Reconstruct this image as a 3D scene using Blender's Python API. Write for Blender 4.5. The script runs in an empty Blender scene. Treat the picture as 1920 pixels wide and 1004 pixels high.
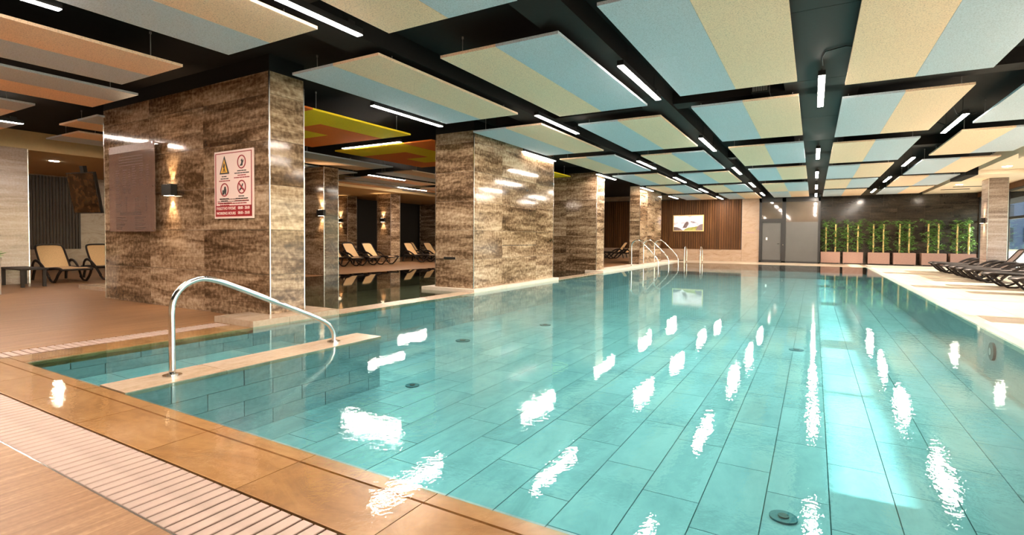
import bpy, bmesh, math, random
from mathutils import Vector, Matrix
random.seed(7)
PI = math.pi
scn = bpy.context.scene
COL = scn.collection

# ------------------------------------------------------------------ camera
HC = 1.22
th, roll, pit = math.radians(30.048), math.radians(0.372), math.radians(1.465)
FPX, CYPX = 977.5, 472.34
rv = Vector((math.cos(th), math.sin(th), 0)); fhv = Vector((-math.sin(th), math.cos(th), 0)); zv = Vector((0, 0, 1))
fv = fhv * math.cos(pit) - zv * math.sin(pit)
uv = fhv * math.sin(pit) + zv * math.cos(pit)
Rv = rv * math.cos(roll) + uv * math.sin(roll)
Uv = uv * math.cos(roll) - rv * math.sin(roll)
cam = bpy.data.cameras.new('camera')
cam.sensor_fit = 'HORIZONTAL'; cam.sensor_width = 36.0
cam.lens = FPX / 1920 * 36.0
cam.shift_y = -(502 - CYPX) / 1920
cam.clip_start = 0.05; cam.clip_end = 400
camo = bpy.data.objects.new('camera', cam); COL.objects.link(camo)
M = Matrix.Identity(4)
for i in range(3):
    M[i][0] = Rv[i]; M[i][1] = Uv[i]; M[i][2] = -fv[i]
M[2][3] = HC
camo.matrix_world = M
scn.camera = camo

# ------------------------------------------------------------------ world, sun, exposure
SUN_TAN = 0.46
w = bpy.data.worlds.new('sky'); scn.world = w; w.use_nodes = True
wn = w.node_tree.nodes; wl = w.node_tree.links
bg = wn['Background']
sky = wn.new('ShaderNodeTexSky'); sky.sky_type = 'NISHITA'
sky.sun_disc = False; sky.sun_elevation = math.atan(SUN_TAN); sky.sun_rotation = math.radians(90)
wl.new(sky.outputs[0], bg.inputs[0]); bg.inputs[1].default_value = 0.5
sl = bpy.data.lights.new('sun', 'SUN'); sl.energy = 27.0; sl.angle = math.radians(0.6); sl.color = (1.0, 0.93, 0.82)
so = bpy.data.objects.new('sun', sl); COL.objects.link(so)
so.location = (30, 12, 14)
so.rotation_euler = Vector((-1, -0.02, -SUN_TAN)).to_track_quat('-Z', 'Y').to_euler()
scn.view_settings.view_transform = 'Standard'
scn.view_settings.look = 'None'
scn.view_settings.gamma = 1.0
scn.view_settings.use_curve_mapping = False
scn.view_settings.exposure = 0.80
LAMP = 175.0
scn.cycles.use_denoising = True
scn.cycles.max_bounces = 9
scn.cycles.diffuse_bounces = 5
scn.cycles.glossy_bounces = 4
scn.cycles.transparent_max_bounces = 12
scn.cycles.transmission_bounces = 4
scn.cycles.sample_clamp_indirect = 6.0
scn.cycles.caustics_reflective = False
scn.cycles.caustics_refractive = False

# ------------------------------------------------------------------ materials
MATS = {}
def newmat(name):
    m = bpy.data.materials.new(name); m.use_nodes = True
    MATS[name] = m
    nt = m.node_tree
    return m, nt.nodes, nt.links, nt.nodes['Principled BSDF']
def plain(name, c, rough=0.5, metal=0.0, spec=0.5, var=0.12, scale=18.0, bump=0.0):
    m, n, l, b = newmat(name)
    b.inputs['Roughness'].default_value = rough; b.inputs['Metallic'].default_value = metal
    b.inputs['Specular IOR Level'].default_value = spec
    tc = n.new('ShaderNodeTexCoord'); nz = n.new('ShaderNodeTexNoise'); nz.inputs['Scale'].default_value = scale
    nz.inputs['Detail'].default_value = 4
    l.new(tc.outputs['Object'], nz.inputs['Vector'])
    cr = n.new('ShaderNodeValToRGB')
    cr.color_ramp.elements[0].position = 0.3; cr.color_ramp.elements[1].position = 0.7
    cr.color_ramp.elements[0].color = tuple(v * (1 - var) for v in c) + (1,)
    cr.color_ramp.elements[1].color = tuple(min(1, v * (1 + var)) for v in c) + (1,)
    l.new(nz.outputs['Fac'], cr.inputs['Fac']); l.new(cr.outputs['Color'], b.inputs['Base Color'])
    if bump:
        bp = n.new('ShaderNodeBump'); bp.inputs['Strength'].default_value = bump; bp.inputs['Distance'].default_value = 0.01
        l.new(nz.outputs['Fac'], bp.inputs['Height']); l.new(bp.outputs[0], b.inputs['Normal'])
    return m
def ramp(n, stops):
    cr = n.new('ShaderNodeValToRGB'); e = cr.color_ramp.elements
    while len(e) < len(stops): e.new(0.5)
    for i, (p, c) in enumerate(stops):
        e[i].position = p; e[i].color = tuple(c) + (1,)
    return cr
def stone(name, stops, sx=0.8, sz=5.0, rough=0.22, vein=0.35, spec=0.5, axis='side', fine=26.0, dist=0.9, rough2=None):
    """banded stone: bands run along the tile; every tile gets its own cut of the pattern through Object Info > Random"""
    m, n, l, b = newmat(name)
    tc = n.new('ShaderNodeTexCoord'); oi = n.new('ShaderNodeObjectInfo')
    sep = n.new('ShaderNodeSeparateXYZ'); l.new(tc.outputs['Object'], sep.inputs[0])
    add = n.new('ShaderNodeMath'); add.operation = 'ADD'
    mul = n.new('ShaderNodeMath'); mul.operation = 'MULTIPLY'; mul.inputs[1].default_value = sx
    mz = n.new('ShaderNodeMath'); mz.operation = 'MULTIPLY'; mz.inputs[1].default_value = sz
    rnd = n.new('ShaderNodeMath'); rnd.operation = 'MULTIPLY'; rnd.inputs[1].default_value = 91.7
    l.new(oi.outputs['Random'], rnd.inputs[0])
    if axis == 'side':      # upright tile: bands horizontal
        l.new(sep.outputs[0], add.inputs[0]); l.new(sep.outputs[1], add.inputs[1]); l.new(sep.outputs[2], mz.inputs[0])
        l.new(add.outputs[0], mul.inputs[0])
    elif axis == 'x':       # floor, bands along x
        l.new(sep.outputs[0], mul.inputs[0]); l.new(sep.outputs[1], mz.inputs[0])
    else:                   # floor, bands along y
        l.new(sep.outputs[1], mul.inputs[0]); l.new(sep.outputs[0], mz.inputs[0])
    cmb = n.new('ShaderNodeCombineXYZ'); l.new(mul.outputs[0], cmb.inputs[0]); l.new(rnd.outputs[0], cmb.inputs[1]); l.new(mz.outputs[0], cmb.inputs[2])
    n1 = n.new('ShaderNodeTexNoise'); n1.inputs['Scale'].default_value = 1.0; n1.inputs['Detail'].default_value = 9; n1.inputs['Roughness'].default_value = 0.68; n1.inputs['Distortion'].default_value = dist
    l.new(cmb.outputs[0], n1.inputs['Vector'])
    n2 = n.new('ShaderNodeTexNoise'); n2.inputs['Scale'].default_value = fine; n2.inputs['Detail'].default_value = 5
    l.new(tc.outputs['Object'], n2.inputs['Vector'])
    mx = n.new('ShaderNodeMath'); mx.operation = 'MULTIPLY_ADD'; mx.inputs[1].default_value = vein
    sub = n.new('ShaderNodeMath'); sub.operation = 'SUBTRACT'; sub.inputs[1].default_value = 0.5
    l.new(n2.outputs['Fac'], sub.inputs[0]); l.new(sub.outputs[0], mx.inputs[0]); l.new(n1.outputs['Fac'], mx.inputs[2])
    tv = n.new('ShaderNodeMath'); tv.operation = 'MULTIPLY_ADD'; tv.inputs[1].default_value = 0.13; l.new(oi.outputs['Random'], tv.inputs[0])
    t2 = n.new('ShaderNodeMath'); t2.operation = 'SUBTRACT'; t2.inputs[1].default_value = 0.065; l.new(mx.outputs[0], t2.inputs[0]); l.new(t2.outputs[0], tv.inputs[2])
    cr = ramp(n, stops); l.new(tv.outputs[0], cr.inputs['Fac'])
    l.new(cr.outputs['Color'], b.inputs['Base Color'])
    b.inputs['Roughness'].default_value = rough; b.inputs['Specular IOR Level'].default_value = spec
    bp = n.new('ShaderNodeBump'); bp.inputs['Strength'].default_value = 0.04; bp.inputs['Distance'].default_value = 0.01
    l.new(mx.outputs[0], bp.inputs['Height']); l.new(bp.outputs[0], b.inputs['Normal'])
    return m
def emis(name, c, s):
    m, n, l, b = newmat(name)
    n.remove(b); e = n.new('ShaderNodeEmission'); e.inputs[0].default_value = tuple(c) + (1,); e.inputs[1].default_value = s
    l.new(e.outputs[0], n['Material Output'].inputs[0]); return m

stone('pillar_stone', [(0.28, (0.042, 0.023, 0.012)), (0.42, (0.115, 0.069, 0.038)), (0.55, (0.28, 0.188, 0.118)), (0.72, (0.52, 0.395, 0.28))], sx=0.75, sz=5.2, rough=0.08, spec=0.32, vein=0.42, dist=0.5, fine=15)
stone('pale_stone', [(0.28, (0.17, 0.1148, 0.08925)), (0.45, (0.306, 0.2295, 0.187)), (0.60, (0.4165, 0.3315, 0.2848)), (0.75, (0.51, 0.4292, 0.3825))], sx=0.7, sz=9.0, rough=0.18, vein=0.35, dist=0.3)
stone('dark_stone', [(0.30, (0.012, 0.009, 0.007)), (0.50, (0.030, 0.022, 0.016)), (0.72, (0.085, 0.062, 0.045))], sx=0.7, sz=5.0, rough=0.13)
stone('cream_marble', [(0.30, (0.2142, 0.1309, 0.07956)), (0.42, (0.306, 0.2034, 0.1326)), (0.60, (0.357, 0.2502, 0.1768))], sx=1.1, sz=2.2, rough=0.25, vein=0.15, dist=2.0)
stone('curb_stone', [(0.30, (0.292, 0.1947, 0.1217)), (0.5, (0.3772, 0.2799, 0.2008)), (0.7, (0.438, 0.3407, 0.2616))], sx=0.8, sz=3.0, rough=0.25, axis='y')
stone('curb_face', [(0.30, (0.561, 0.459, 0.374)), (0.6, (0.663, 0.578, 0.493))], sx=0.8, sz=3.0, rough=0.3)
stone('coping_stone', [(0.28, (0.1987, 0.09439, 0.02981)), (0.45, (0.3018, 0.1503, 0.04968)), (0.60, (0.3827, 0.2063, 0.07949)), (0.75, (0.4416, 0.2727, 0.1325))], sx=1.1, sz=2.6, rough=0.3, axis='x', fine=14, vein=0.3, dist=1.6)
stone('pool_tile', [(0.28, (0.2285, 0.2419, 0.2554)), (0.48, (0.3091, 0.3226, 0.336)), (0.68, (0.3853, 0.3898, 0.3987))], sx=0.9, sz=2.4, rough=0.4, axis='y', fine=9, vein=0.22)
stone('pool_side_tile', [(0.28, (0.2244, 0.2376, 0.2508)), (0.48, (0.3036, 0.3168, 0.33)), (0.68, (0.3784, 0.3828, 0.3916))], sx=0.9, sz=6.0, rough=0.4)
stone('side_pool_tile', [(0.3, (0.14, 0.13, 0.095)), (0.7, (0.28, 0.25, 0.1805))], sx=0.9, sz=2.4, rough=0.4, axis='y')  # darker than the main pool's tiles: the unlit look is in the colour
stone('wood_tile', [(0.25, (0.1317, 0.06029, 0.02401)), (0.45, (0.2238, 0.1091, 0.04617)), (0.58, (0.2897, 0.1505, 0.06925)), (0.74, (0.4346, 0.2584, 0.1385))], sx=0.9, sz=22.0, rough=0.38, axis='y', vein=0.25, fine=40, dist=0.4)
stone('deck_tile', [(0.28, (0.255, 0.188, 0.1244)), (0.5, (0.3187, 0.2486, 0.1754)), (0.7, (0.3698, 0.2996, 0.2231))], sx=0.9, sz=3.0, rough=0.35, axis='x', vein=0.2)
plain('grate_slat', (0.3794, 0.2707, 0.225), 0.45, var=0.12, scale=7)
plain('channel_black', (0.02, 0.014, 0.01), 0.8)
plain('grout', (0.10, 0.19, 0.19), 0.8)
plain('tile_joint', (0.16, 0.115, 0.08), 0.7)
plain('black_paint', (0.0065, 0.005, 0.0042), 0.75, spec=0.2)
plain('duct_paint', (0.0085, 0.0065, 0.005), 0.6, spec=0.3)
plain('beam_paint', (0.0075, 0.005, 0.004), 0.7, spec=0.2)
plain('cream_paint', (0.74, 0.58, 0.42), 0.8, var=0.02)
plain('ochre_paint', (0.66, 0.47, 0.25), 0.8, var=0.03)
plain('steel', (0.82, 0.80, 0.77), 0.14, 1.0, var=0.03)
plain('trim_steel', (0.80, 0.78, 0.75), 0.22, 1.0, var=0.03)
plain('rod_steel', (0.32, 0.30, 0.28), 0.4, 0.6, var=0.1)
plain('black_metal', (0.016, 0.015, 0.014), 0.42, 0.3)
plain('frame_black', (0.014, 0.012, 0.011), 0.4)
plain('wenge', (0.030, 0.015, 0.009), 0.5)
plain('lounger_brown', (0.016, 0.010, 0.0075), 0.55, spec=0.3)
plain('sling_tan', (0.62, 0.40, 0.20), 0.75, var=0.14, scale=60)
plain('sling_brown', (0.17, 0.115, 0.095), 0.6, var=0.15, scale=60)
plain('pot_stone', (0.2951, 0.1683, 0.1257), 0.7, var=0.08, scale=30, bump=0.1)
plain('soil', (0.03, 0.02, 0.014), 0.9)
plain('cane', (0.66, 0.46, 0.17), 0.5, var=0.15, scale=12)
plain('leaf', (0.095, 0.20, 0.035), 0.45, var=0.55, scale=3.5)
plain('white_paint', (0.78, 0.74, 0.70), 0.5, var=0.02)
plain('sign_white', (0.83, 0.66, 0.62), 0.4, var=0.01)
plain('sign_red', (0.33, 0.012, 0.018), 0.4, var=0.02)
plain('sign_black', (0.02, 0.02, 0.02), 0.5)
plain('sign_grey', (0.28, 0.17, 0.15), 0.5)
plain('sign_yellow', (0.80, 0.42, 0.03), 0.4, var=0.02)
plain('frosted', (0.085, 0.08, 0.075), 0.32, var=0.05, scale=2)
plain('dark_glass', (0.10, 0.075, 0.055), 0.05, spec=1.0, var=0.15, scale=1.2)
plain('drain_dark', (0.02, 0.09, 0.11), 0.5)
plain('print_dark', (0.10, 0.06, 0.05), 0.6)
plain('screen_black', (0.012, 0.010, 0.009), 0.35)
plain('plaster', (0.42, 0.35, 0.27), 0.85, var=0.04)
plain('ground_out', (0.52, 0.494, 0.39), 0.9)
plain('facade', (0.16, 0.20, 0.27), 0.6)
plain('facade_window', (0.05, 0.07, 0.10), 0.15)
# wood slats with grain along z
stone('walnut', [(0.25, (0.030, 0.011, 0.003)), (0.5, (0.072, 0.028, 0.008)), (0.75, (0.13, 0.055, 0.017))], sx=9.0, sz=0.5, rough=0.6, spec=0.15, vein=0.1, fine=60)

def wood_wool(name, c, amt=0.30):
    m, n, l, b = newmat(name)
    tc = n.new('ShaderNodeTexCoord')
    n1 = n.new('ShaderNodeTexNoise'); n1.inputs['Scale'].default_value = 70; n1.inputs['Detail'].default_value = 3; n1.inputs['Roughness'].default_value = 0.7
    l.new(tc.outputs['Object'], n1.inputs['Vector'])
    cr = ramp(n, [(0.34, tuple(v * (1 - amt * 1.6) for v in c)), (0.46, tuple(v * (1 - 0.25 * amt) for v in c)), (0.66, tuple(min(1, v * (1 + 0.35 * amt)) for v in c))])
    l.new(n1.outputs['Fac'], cr.inputs['Fac']); l.new(cr.outputs['Color'], b.inputs['Base Color'])
    b.inputs['Roughness'].default_value = 0.9; b.inputs['Specular IOR Level'].default_value = 0.15
    bp = n.new('ShaderNodeBump'); bp.inputs['Strength'].default_value = 0.25; bp.inputs['Distance'].default_value = 0.01
    l.new(n1.outputs['Fac'], bp.inputs['Height']); l.new(bp.outputs[0], b.inputs['Normal'])
wood_wool('wool_cream', (0.98, 0.68, 0.485), 0.24)
wood_wool('wool_blue', (0.55, 0.61, 0.69), 0.2)
wood_wool('wool_yellow', (0.96, 0.66, 0.025), 0.2)
wood_wool('wool_red', (0.86, 0.20, 0.035), 0.2)

def schlick(n, l, f0, normal=None):
    """two-sided Fresnel reflectance (same from above and from below the surface)"""
    ge = n.new('ShaderNodeNewGeometry'); dt = n.new('ShaderNodeVectorMath'); dt.operation = 'DOT_PRODUCT'
    l.new(ge.outputs['Incoming'], dt.inputs[0]); l.new(normal if normal is not None else ge.outputs['Normal'], dt.inputs[1])
    ab = n.new('ShaderNodeMath'); ab.operation = 'ABSOLUTE'; l.new(dt.outputs['Value'], ab.inputs[0])
    om = n.new('ShaderNodeMath'); om.operation = 'SUBTRACT'; om.inputs[0].default_value = 1.0; om.use_clamp = True; l.new(ab.outputs[0], om.inputs[1])
    pw_ = n.new('ShaderNodeMath'); pw_.operation = 'POWER'; pw_.inputs[1].default_value = 5.0; l.new(om.outputs[0], pw_.inputs[0])
    ma = n.new('ShaderNodeMath'); ma.operation = 'MULTIPLY_ADD'; ma.inputs[1].default_value = 1 - f0; ma.inputs[2].default_value = f0; l.new(pw_.outputs[0], ma.inputs[0])
    return ma.outputs[0]
def water(name, tint, bump=1.0):
    m, n, l, b = newmat(name)
    n.remove(b)
    tr = n.new('ShaderNodeBsdfTransparent'); tr.inputs[0].default_value = tuple(tint) + (1,)
    gl = n.new('ShaderNodeBsdfGlossy'); gl.inputs['Roughness'].default_value = 0.0
    mx = n.new('ShaderNodeMixShader')
    tc = n.new('ShaderNodeTexCoord')
    n1 = n.new('ShaderNodeTexNoise'); n1.inputs['Scale'].default_value = 15.0; n1.inputs['Detail'].default_value = 3.0; n1.inputs['Roughness'].default_value = 0.5; n1.inputs['Distortion'].default_value = 0.6
    n2 = n.new('ShaderNodeTexNoise'); n2.inputs['Scale'].default_value = 46.0; n2.inputs['Detail'].default_value = 2.0
    n3 = n.new('ShaderNodeTexNoise'); n3.inputs['Scale'].default_value = 0.35; n3.inputs['Detail'].default_value = 1.0
    for q in (n1, n2, n3): l.new(tc.outputs['Object'], q.inputs['Vector'])
    ad = n.new('ShaderNodeMath'); ad.operation = 'MULTIPLY_ADD'; ad.inputs[1].default_value = 0.38
    l.new(n2.outputs['Fac'], ad.inputs[0]); l.new(n1.outputs['Fac'], ad.inputs[2])
    cr = ramp(n, [(0.35, (0.014, 0.014, 0.014)), (0.62, (0.050, 0.050, 0.050))]); l.new(n3.outputs['Fac'], cr.inputs['Fac'])
    # ripples calm down away from the inflow side of the pool (towards -x and +y)
    sp = n.new('ShaderNodeSeparateXYZ'); l.new(tc.outputs['Object'], sp.inputs[0])
    mr = n.new('ShaderNodeMapRange'); mr.inputs['From Min'].default_value = 14.0; mr.inputs['From Max'].default_value = 3.0
    mr.inputs['To Min'].default_value = 0.16; mr.inputs['To Max'].default_value = 1.0
    l.new(sp.outputs[1], mr.inputs['Value'])
    mq = n.new('ShaderNodeMapRange'); mq.inputs['From Min'].default_value = -6.5; mq.inputs['From Max'].default_value = 1.0
    mq.inputs['To Min'].default_value = 0.40; mq.inputs['To Max'].default_value = 0.95
    l.new(sp.outputs[0], mq.inputs['Value'])
    m0 = n.new('ShaderNodeMath'); m0.operation = 'MULTIPLY'; l.new(mr.outputs[0], m0.inputs[0]); l.new(mq.outputs[0], m0.inputs[1])
    mm = n.new('ShaderNodeMath'); mm.operation = 'MULTIPLY'; l.new(cr.outputs['Color'], mm.inputs[0]); l.new(m0.outputs[0], mm.inputs[1])
    bp = n.new('ShaderNodeBump'); bp.inputs['Distance'].default_value = 0.035 * bump
    l.new(mm.outputs[0], bp.inputs['Strength'])
    l.new(ad.outputs[0], bp.inputs['Height'])
    l.new(bp.outputs[0], gl.inputs['Normal'])
    l.new(schlick(n, l, 0.02, bp.outputs[0]), mx.inputs[0]); l.new(tr.outputs[0], mx.inputs[1]); l.new(gl.outputs[0], mx.inputs[2])
    l.new(mx.outputs[0], n['Material Output'].inputs[0])
water('water_blue', (0.52, 0.92, 0.95))
water('water_dark', (0.55, 0.62, 0.52), 0.5)  # dark tint carries the unlit look of the side pool
water('water_clear', (0.98, 0.97, 0.95))
def glass(name, tint):
    m, n, l, b = newmat(name); n.remove(b)
    tr = n.new('ShaderNodeBsdfTransparent'); tr.inputs[0].default_value = tuple(tint) + (1,)
    gl = n.new('ShaderNodeBsdfGlossy'); gl.inputs['Roughness'].default_value = 0.01
    mx = n.new('ShaderNodeMixShader')
    l.new(schlick(n, l, 0.04), mx.inputs[0]); l.new(tr.outputs[0], mx.inputs[1]); l.new(gl.outputs[0], mx.inputs[2])
    l.new(mx.outputs[0], n['Material Output'].inputs[0])
glass('window_glass', (0.93, 0.97, 0.98))
def acrylic(name):
    m, n, l, b = newmat(name)
    b.inputs['Base Color'].default_value = (0.27, 0.175, 0.145, 1); b.inputs['Roughness'].default_value = 0.12
    tr = n.new('ShaderNodeBsdfTransparent'); mx = n.new('ShaderNodeMixShader'); mx.inputs[0].default_value = 0.62
    l.new(tr.outputs[0], mx.inputs[1]); l.new(b.outputs[0], mx.inputs[2]); l.new(mx.outputs[0], n['Material Output'].inputs[0])
acrylic('acrylic')
emis('lamp_glow', (1.0, 0.86, 0.72), LAMP)
emis('spot_glow', (1.0, 0.78, 0.52), 14)
def picture():
    m, n, l, b = newmat('glowing_landscape')
    tc = n.new('ShaderNodeTexCoord'); sp = n.new('ShaderNodeSeparateXYZ'); l.new(tc.outputs['Generated'], sp.inputs[0])
    nz = n.new('ShaderNodeTexNoise'); nz.inputs['Scale'].default_value = 3.2; nz.inputs['Detail'].default_value = 3
    l.new(tc.outputs['Generated'], nz.inputs['Vector'])
    cr = ramp(n, [(0.35, (0.42, 0.33, 0.38)), (0.55, (0.80, 0.68, 0.70)), (0.75, (0.9, 0.82, 0.80))]); l.new(nz.outputs['Fac'], cr.inputs['Fac'])
    l.new(cr.outputs['Color'], b.inputs['Base Color']); b.inputs['Roughness'].default_value = 0.3
    l.new(cr.outputs['Color'], b.inputs['Emission Color']); b.inputs['Emission Strength'].default_value = 0.35  # faint glow of its own added to the picture's colours
picture()
plain('print_green', (0.30, 0.30, 0.06), 0.4, var=0.35, scale=6)
plain('print_rock', (0.16, 0.11, 0.11), 0.4, var=0.3, scale=6)
plain('tv_reflection', (0.04, 0.02, 0.008), 0.12, var=0.9, scale=9)  # orange blotches are reflections painted into the dark screen

# ------------------------------------------------------------------ mesh helpers
CACHE = {}
def box_data(sx, sy, sz, bev=0.0):
    key = (round(sx, 4), round(sy, 4), round(sz, 4), bev)
    if key in CACHE: return CACHE[key]
    bm = bmesh.new(); bmesh.ops.create_cube(bm, size=1.0)
    bmesh.ops.scale(bm, vec=(sx, sy, sz), verts=bm.verts)
    if bev: bmesh.ops.bevel(bm, geom=bm.edges[:], offset=bev, segments=1, affect='EDGES', profile=0.5)
    me = bpy.data.meshes.new('box'); bm.to_mesh(me); bm.free(); CACHE[key] = me
    return me
class MB:
    def __init__(s): s.bm = bmesh.new()
    def box(s, x0, x1, y0, y1, z0, z1):
        v = [s.bm.verts.new((x, y, z)) for x in (x0, x1) for y in (y0, y1) for z in (z0, z1)]
        for f in ((0, 1, 3, 2), (4, 6, 7, 5), (0, 4, 5, 1), (2, 3, 7, 6), (0, 2, 6, 4), (1, 5, 7, 3)):
            s.bm.faces.new([v[i] for i in f])
        return s
    def quad(s, a, b, c, d):
        s.bm.faces.new([s.bm.verts.new(p) for p in (a, b, c, d)]); return s
    def poly(s, pts):
        s.bm.faces.new([s.bm.verts.new(p) for p in pts]); return s
    def cyl(s, c, r, z0, z1, seg=16):
        lo = [s.bm.verts.new((c[0] + r * math.cos(2 * PI * i / seg), c[1] + r * math.sin(2 * PI * i / seg), z0)) for i in range(seg)]
        hi = [s.bm.verts.new((v.co.x, v.co.y, z1)) for v in lo]
        for i in range(seg): s.bm.faces.new((lo[i], lo[(i + 1) % seg], hi[(i + 1) % seg], hi[i]))
        s.bm.faces.new(lo[::-1]); s.bm.faces.new(hi); return s
    def tube(s, pts, r, seg=10, flat=1.0):
        pts = [Vector(p) for p in pts]; rings = []
        up = Vector((0, 0, 1))
        t0 = (pts[1] - pts[0]).normalized()
        nrm = t0.cross(up)
        if nrm.length < 1e-3: nrm = t0.cross(Vector((0, 1, 0)))
        nrm.normalize()
        for i, p in enumerate(pts):
            t = (pts[min(i + 1, len(pts) - 1)] - pts[max(i - 1, 0)]).normalized()
            nrm = (nrm - t * nrm.dot(t)).normalized(); bn = t.cross(nrm)
            rings.append([s.bm.verts.new(p + nrm * (r * math.cos(2 * PI * k / seg)) + bn * (r * flat * math.sin(2 * PI * k / seg))) for k in range(seg)])
        for a, b in zip(rings, rings[1:]):
            for k in range(seg): s.bm.faces.new((a[k], a[(k + 1) % seg], b[(k + 1) % seg], b[k]))
        s.bm.faces.new(rings[0][::-1]); s.bm.faces.new(rings[-1]); return s
    def ring(s, c, r0, r1, y0, y1, seg=24):
        """flat ring in the xz plane"""
        vs = []
        for i in range(seg):
            a = 2 * PI * i / seg; ca, sa = math.cos(a), math.sin(a)
            vs.append([s.bm.verts.new((c[0] + r * ca, y, c[2] + r * sa)) for r, y in ((r0, y0), (r1, y0), (r1, y1), (r0, y1))])
        for i in range(seg):
            a, b = vs[i], vs[(i + 1) % seg]
            for k in range(4): s.bm.faces.new((a[k], a[(k + 1) % 4], b[(k + 1) % 4], b[k]))
        return s
    def prism_xz(s, pts, y0, y1):
        a = [s.bm.verts.new((p[0], y0, p[1])) for p in pts]; b = [s.bm.verts.new((p[0], y1, p[1])) for p in pts]
        s.bm.faces.new(a); s.bm.faces.new(b[::-1])
        for i in range(len(pts)): s.bm.faces.new((a[i], b[i], b[(i + 1) % len(pts)], a[(i + 1) % len(pts)]))
        return s
    def prism_yz(s, pts, x0, x1):
        a = [s.bm.verts.new((x0, p[0], p[1])) for p in pts]; b = [s.bm.verts.new((x1, p[0], p[1])) for p in pts]
        s.bm.faces.new(a); s.bm.faces.new(b[::-1])
        for i in range(len(pts)): s.bm.faces.new((a[i], b[i], b[(i + 1) % len(pts)], a[(i + 1) % len(pts)]))
        return s
    def data(s, name, smooth=False):
        bmesh.ops.recalc_face_normals(s.bm, faces=s.bm.faces[:])
        me = bpy.data.meshes.new(name); s.bm.to_mesh(me); s.bm.free()
        if smooth:
            for p in me.polygons: p.use_smooth = True
        return me
def put(name, me, mat, parent=None, loc=(0, 0, 0), rot=None):
    if not me.materials: me.materials.append(MATS[mat])
    o = bpy.data.objects.new(name, me); COL.objects.link(o)
    if me.materials[0].name != mat:
        o.material_slots[0].link = 'OBJECT'; o.material_slots[0].material = MATS[mat]
    o.location = loc
    if rot: o.rotation_euler = rot
    if parent is not None: o.parent = parent
    return o
def empty(name, loc=(0, 0, 0), rz=0.0):
    o = bpy.data.objects.new(name, None); COL.objects.link(o); o.location = loc; o.rotation_euler = (0, 0, rz); o.empty_display_size = 0.1
    return o
def tag(o, label=None, cat=None, group=None, kind=None):
    if label: o['label'] = label
    if cat: o['category'] = cat
    if group: o['group'] = group
    if kind: o['kind'] = kind
    return o
def world_loc(p):
    v = Vector((0, 0, 0))
    while p is not None: v = v + p.location; p = p.parent
    return v
def bx(name, x0, x1, y0, y1, z0, z1, mat, parent=None, bev=0.0):
    """box given by its world extents; parent (if any) sits at a world point with no rotation"""
    me = box_data(abs(x1 - x0), abs(y1 - y0), abs(z1 - z0), bev)
    c = Vector(((x0 + x1) / 2, (y0 + y1) / 2, (z0 + z1) / 2))
    if parent is not None: c = c - world_loc(parent)
    return put(name, me, mat, parent, c)
def copy_tree(o, parent=None):
    c = o.copy(); COL.objects.link(c)
    if parent is not None: c.parent = parent
    for ch in list(o.children): copy_tree(ch, c)
    return c

# ================================================================== STRUCTURE
ZS = 3.88
D = -0.62
# ---- ceiling
tag(bx('ceiling', -17.4, 4.65, -5, 33.2, ZS, ZS + 0.25, 'black_paint'), kind='structure')
tag(bx('ceiling', 4.65, 7.0, -5, 33.2, 3.56, 4.1, 'cream_paint'), kind='structure')
tag(bx('ceiling', -24.2, -17.4, -5, 33.2, 3.40, 4.1, 'ochre_paint'), kind='structure')
ce = tag(bx('ceiling_beam', 4.65, 6.85, 22.6, 24.9, 3.42, 3.56, 'cream_paint'), kind='structure')
tag(bx('ceiling_beam', 4.33, 4.65, 22.6, 24.9, 3.42, ZS, 'black_paint'), kind='structure')
for yy in (9.0, 16.4):
    tag(bx('ceiling_beam', 4.65, 6.85, yy, yy + 2.3, 3.42, 3.56, 'cream_paint'), kind='structure')
for y0 in (2.95, 9.3, 16.3): tag(bx('ceiling_beam', -6.0, 3.3, y0 + 0.35, y0 + 0.75, 3.66, ZS, 'beam_paint'), kind='structure')
for x0 in (-5.25, -2.75): tag(bx('ceiling_beam', x0, x0 + 0.5, -5, 31.7, 3.62, ZS, 'beam_paint'), kind='structure')

# ---- walls
tag(bx('wall_near', -24.2, 7.0, -5.2, -5.0, -0.2, 4.1, 'plaster'), kind='structure')
# left wall: marble with slatted panel
wl_ = tag(bx('wall_left', -24.3, -24.0, -5, 33, -0.2, 3.6, 'cream_marble'), kind='structure')
for i in range(16):
    y = 7.40 + i * 0.095
    bx('slat', -24.0, -23.94, y, y + 0.062, 0.72, 3.36, 'wenge', wl_)
wd = tag(bx('wall_left', -22.6, -22.5, 19.8, 31.6, -0.05, 3.4, 'screen_black'), kind='structure')
# far wall : stone base + marble pier + slatted wood
wf = tag(bx('wall_far', -24.3, 0.28, 31.8, 32.0, -0.2, 4.0, 'cream_marble'), kind='structure')
bx('marble_slab', -3.50, -2.62, 31.76, 31.80, 0.0, ZS, 'cream_marble', wf)
for i, (a, b) in enumerate(((-13.0, -10.6), (-10.6, -8.2), (-8.2, -5.85), (-5.85, -3.5))):
    bx('marble_slab', a + 0.004, b - 0.004, 31.76, 31.80, 0.0, 0.67, 'cream_marble', wf)
x = -13.0
while x < -3.62:
    bx('slat', x, x + 0.105, 31.73, 31.80, 0.67, 3.55, 'walnut', wf); x += 0.128
bx('backing', -13.0, -3.5, 31.775, 31.80, 0.67, 3.6, 'wenge', wf)
bx('room_plate', -3.25, -2.85, 31.745, 31.76, 1.60, 1.66, 'sign_grey', wf)
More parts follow.
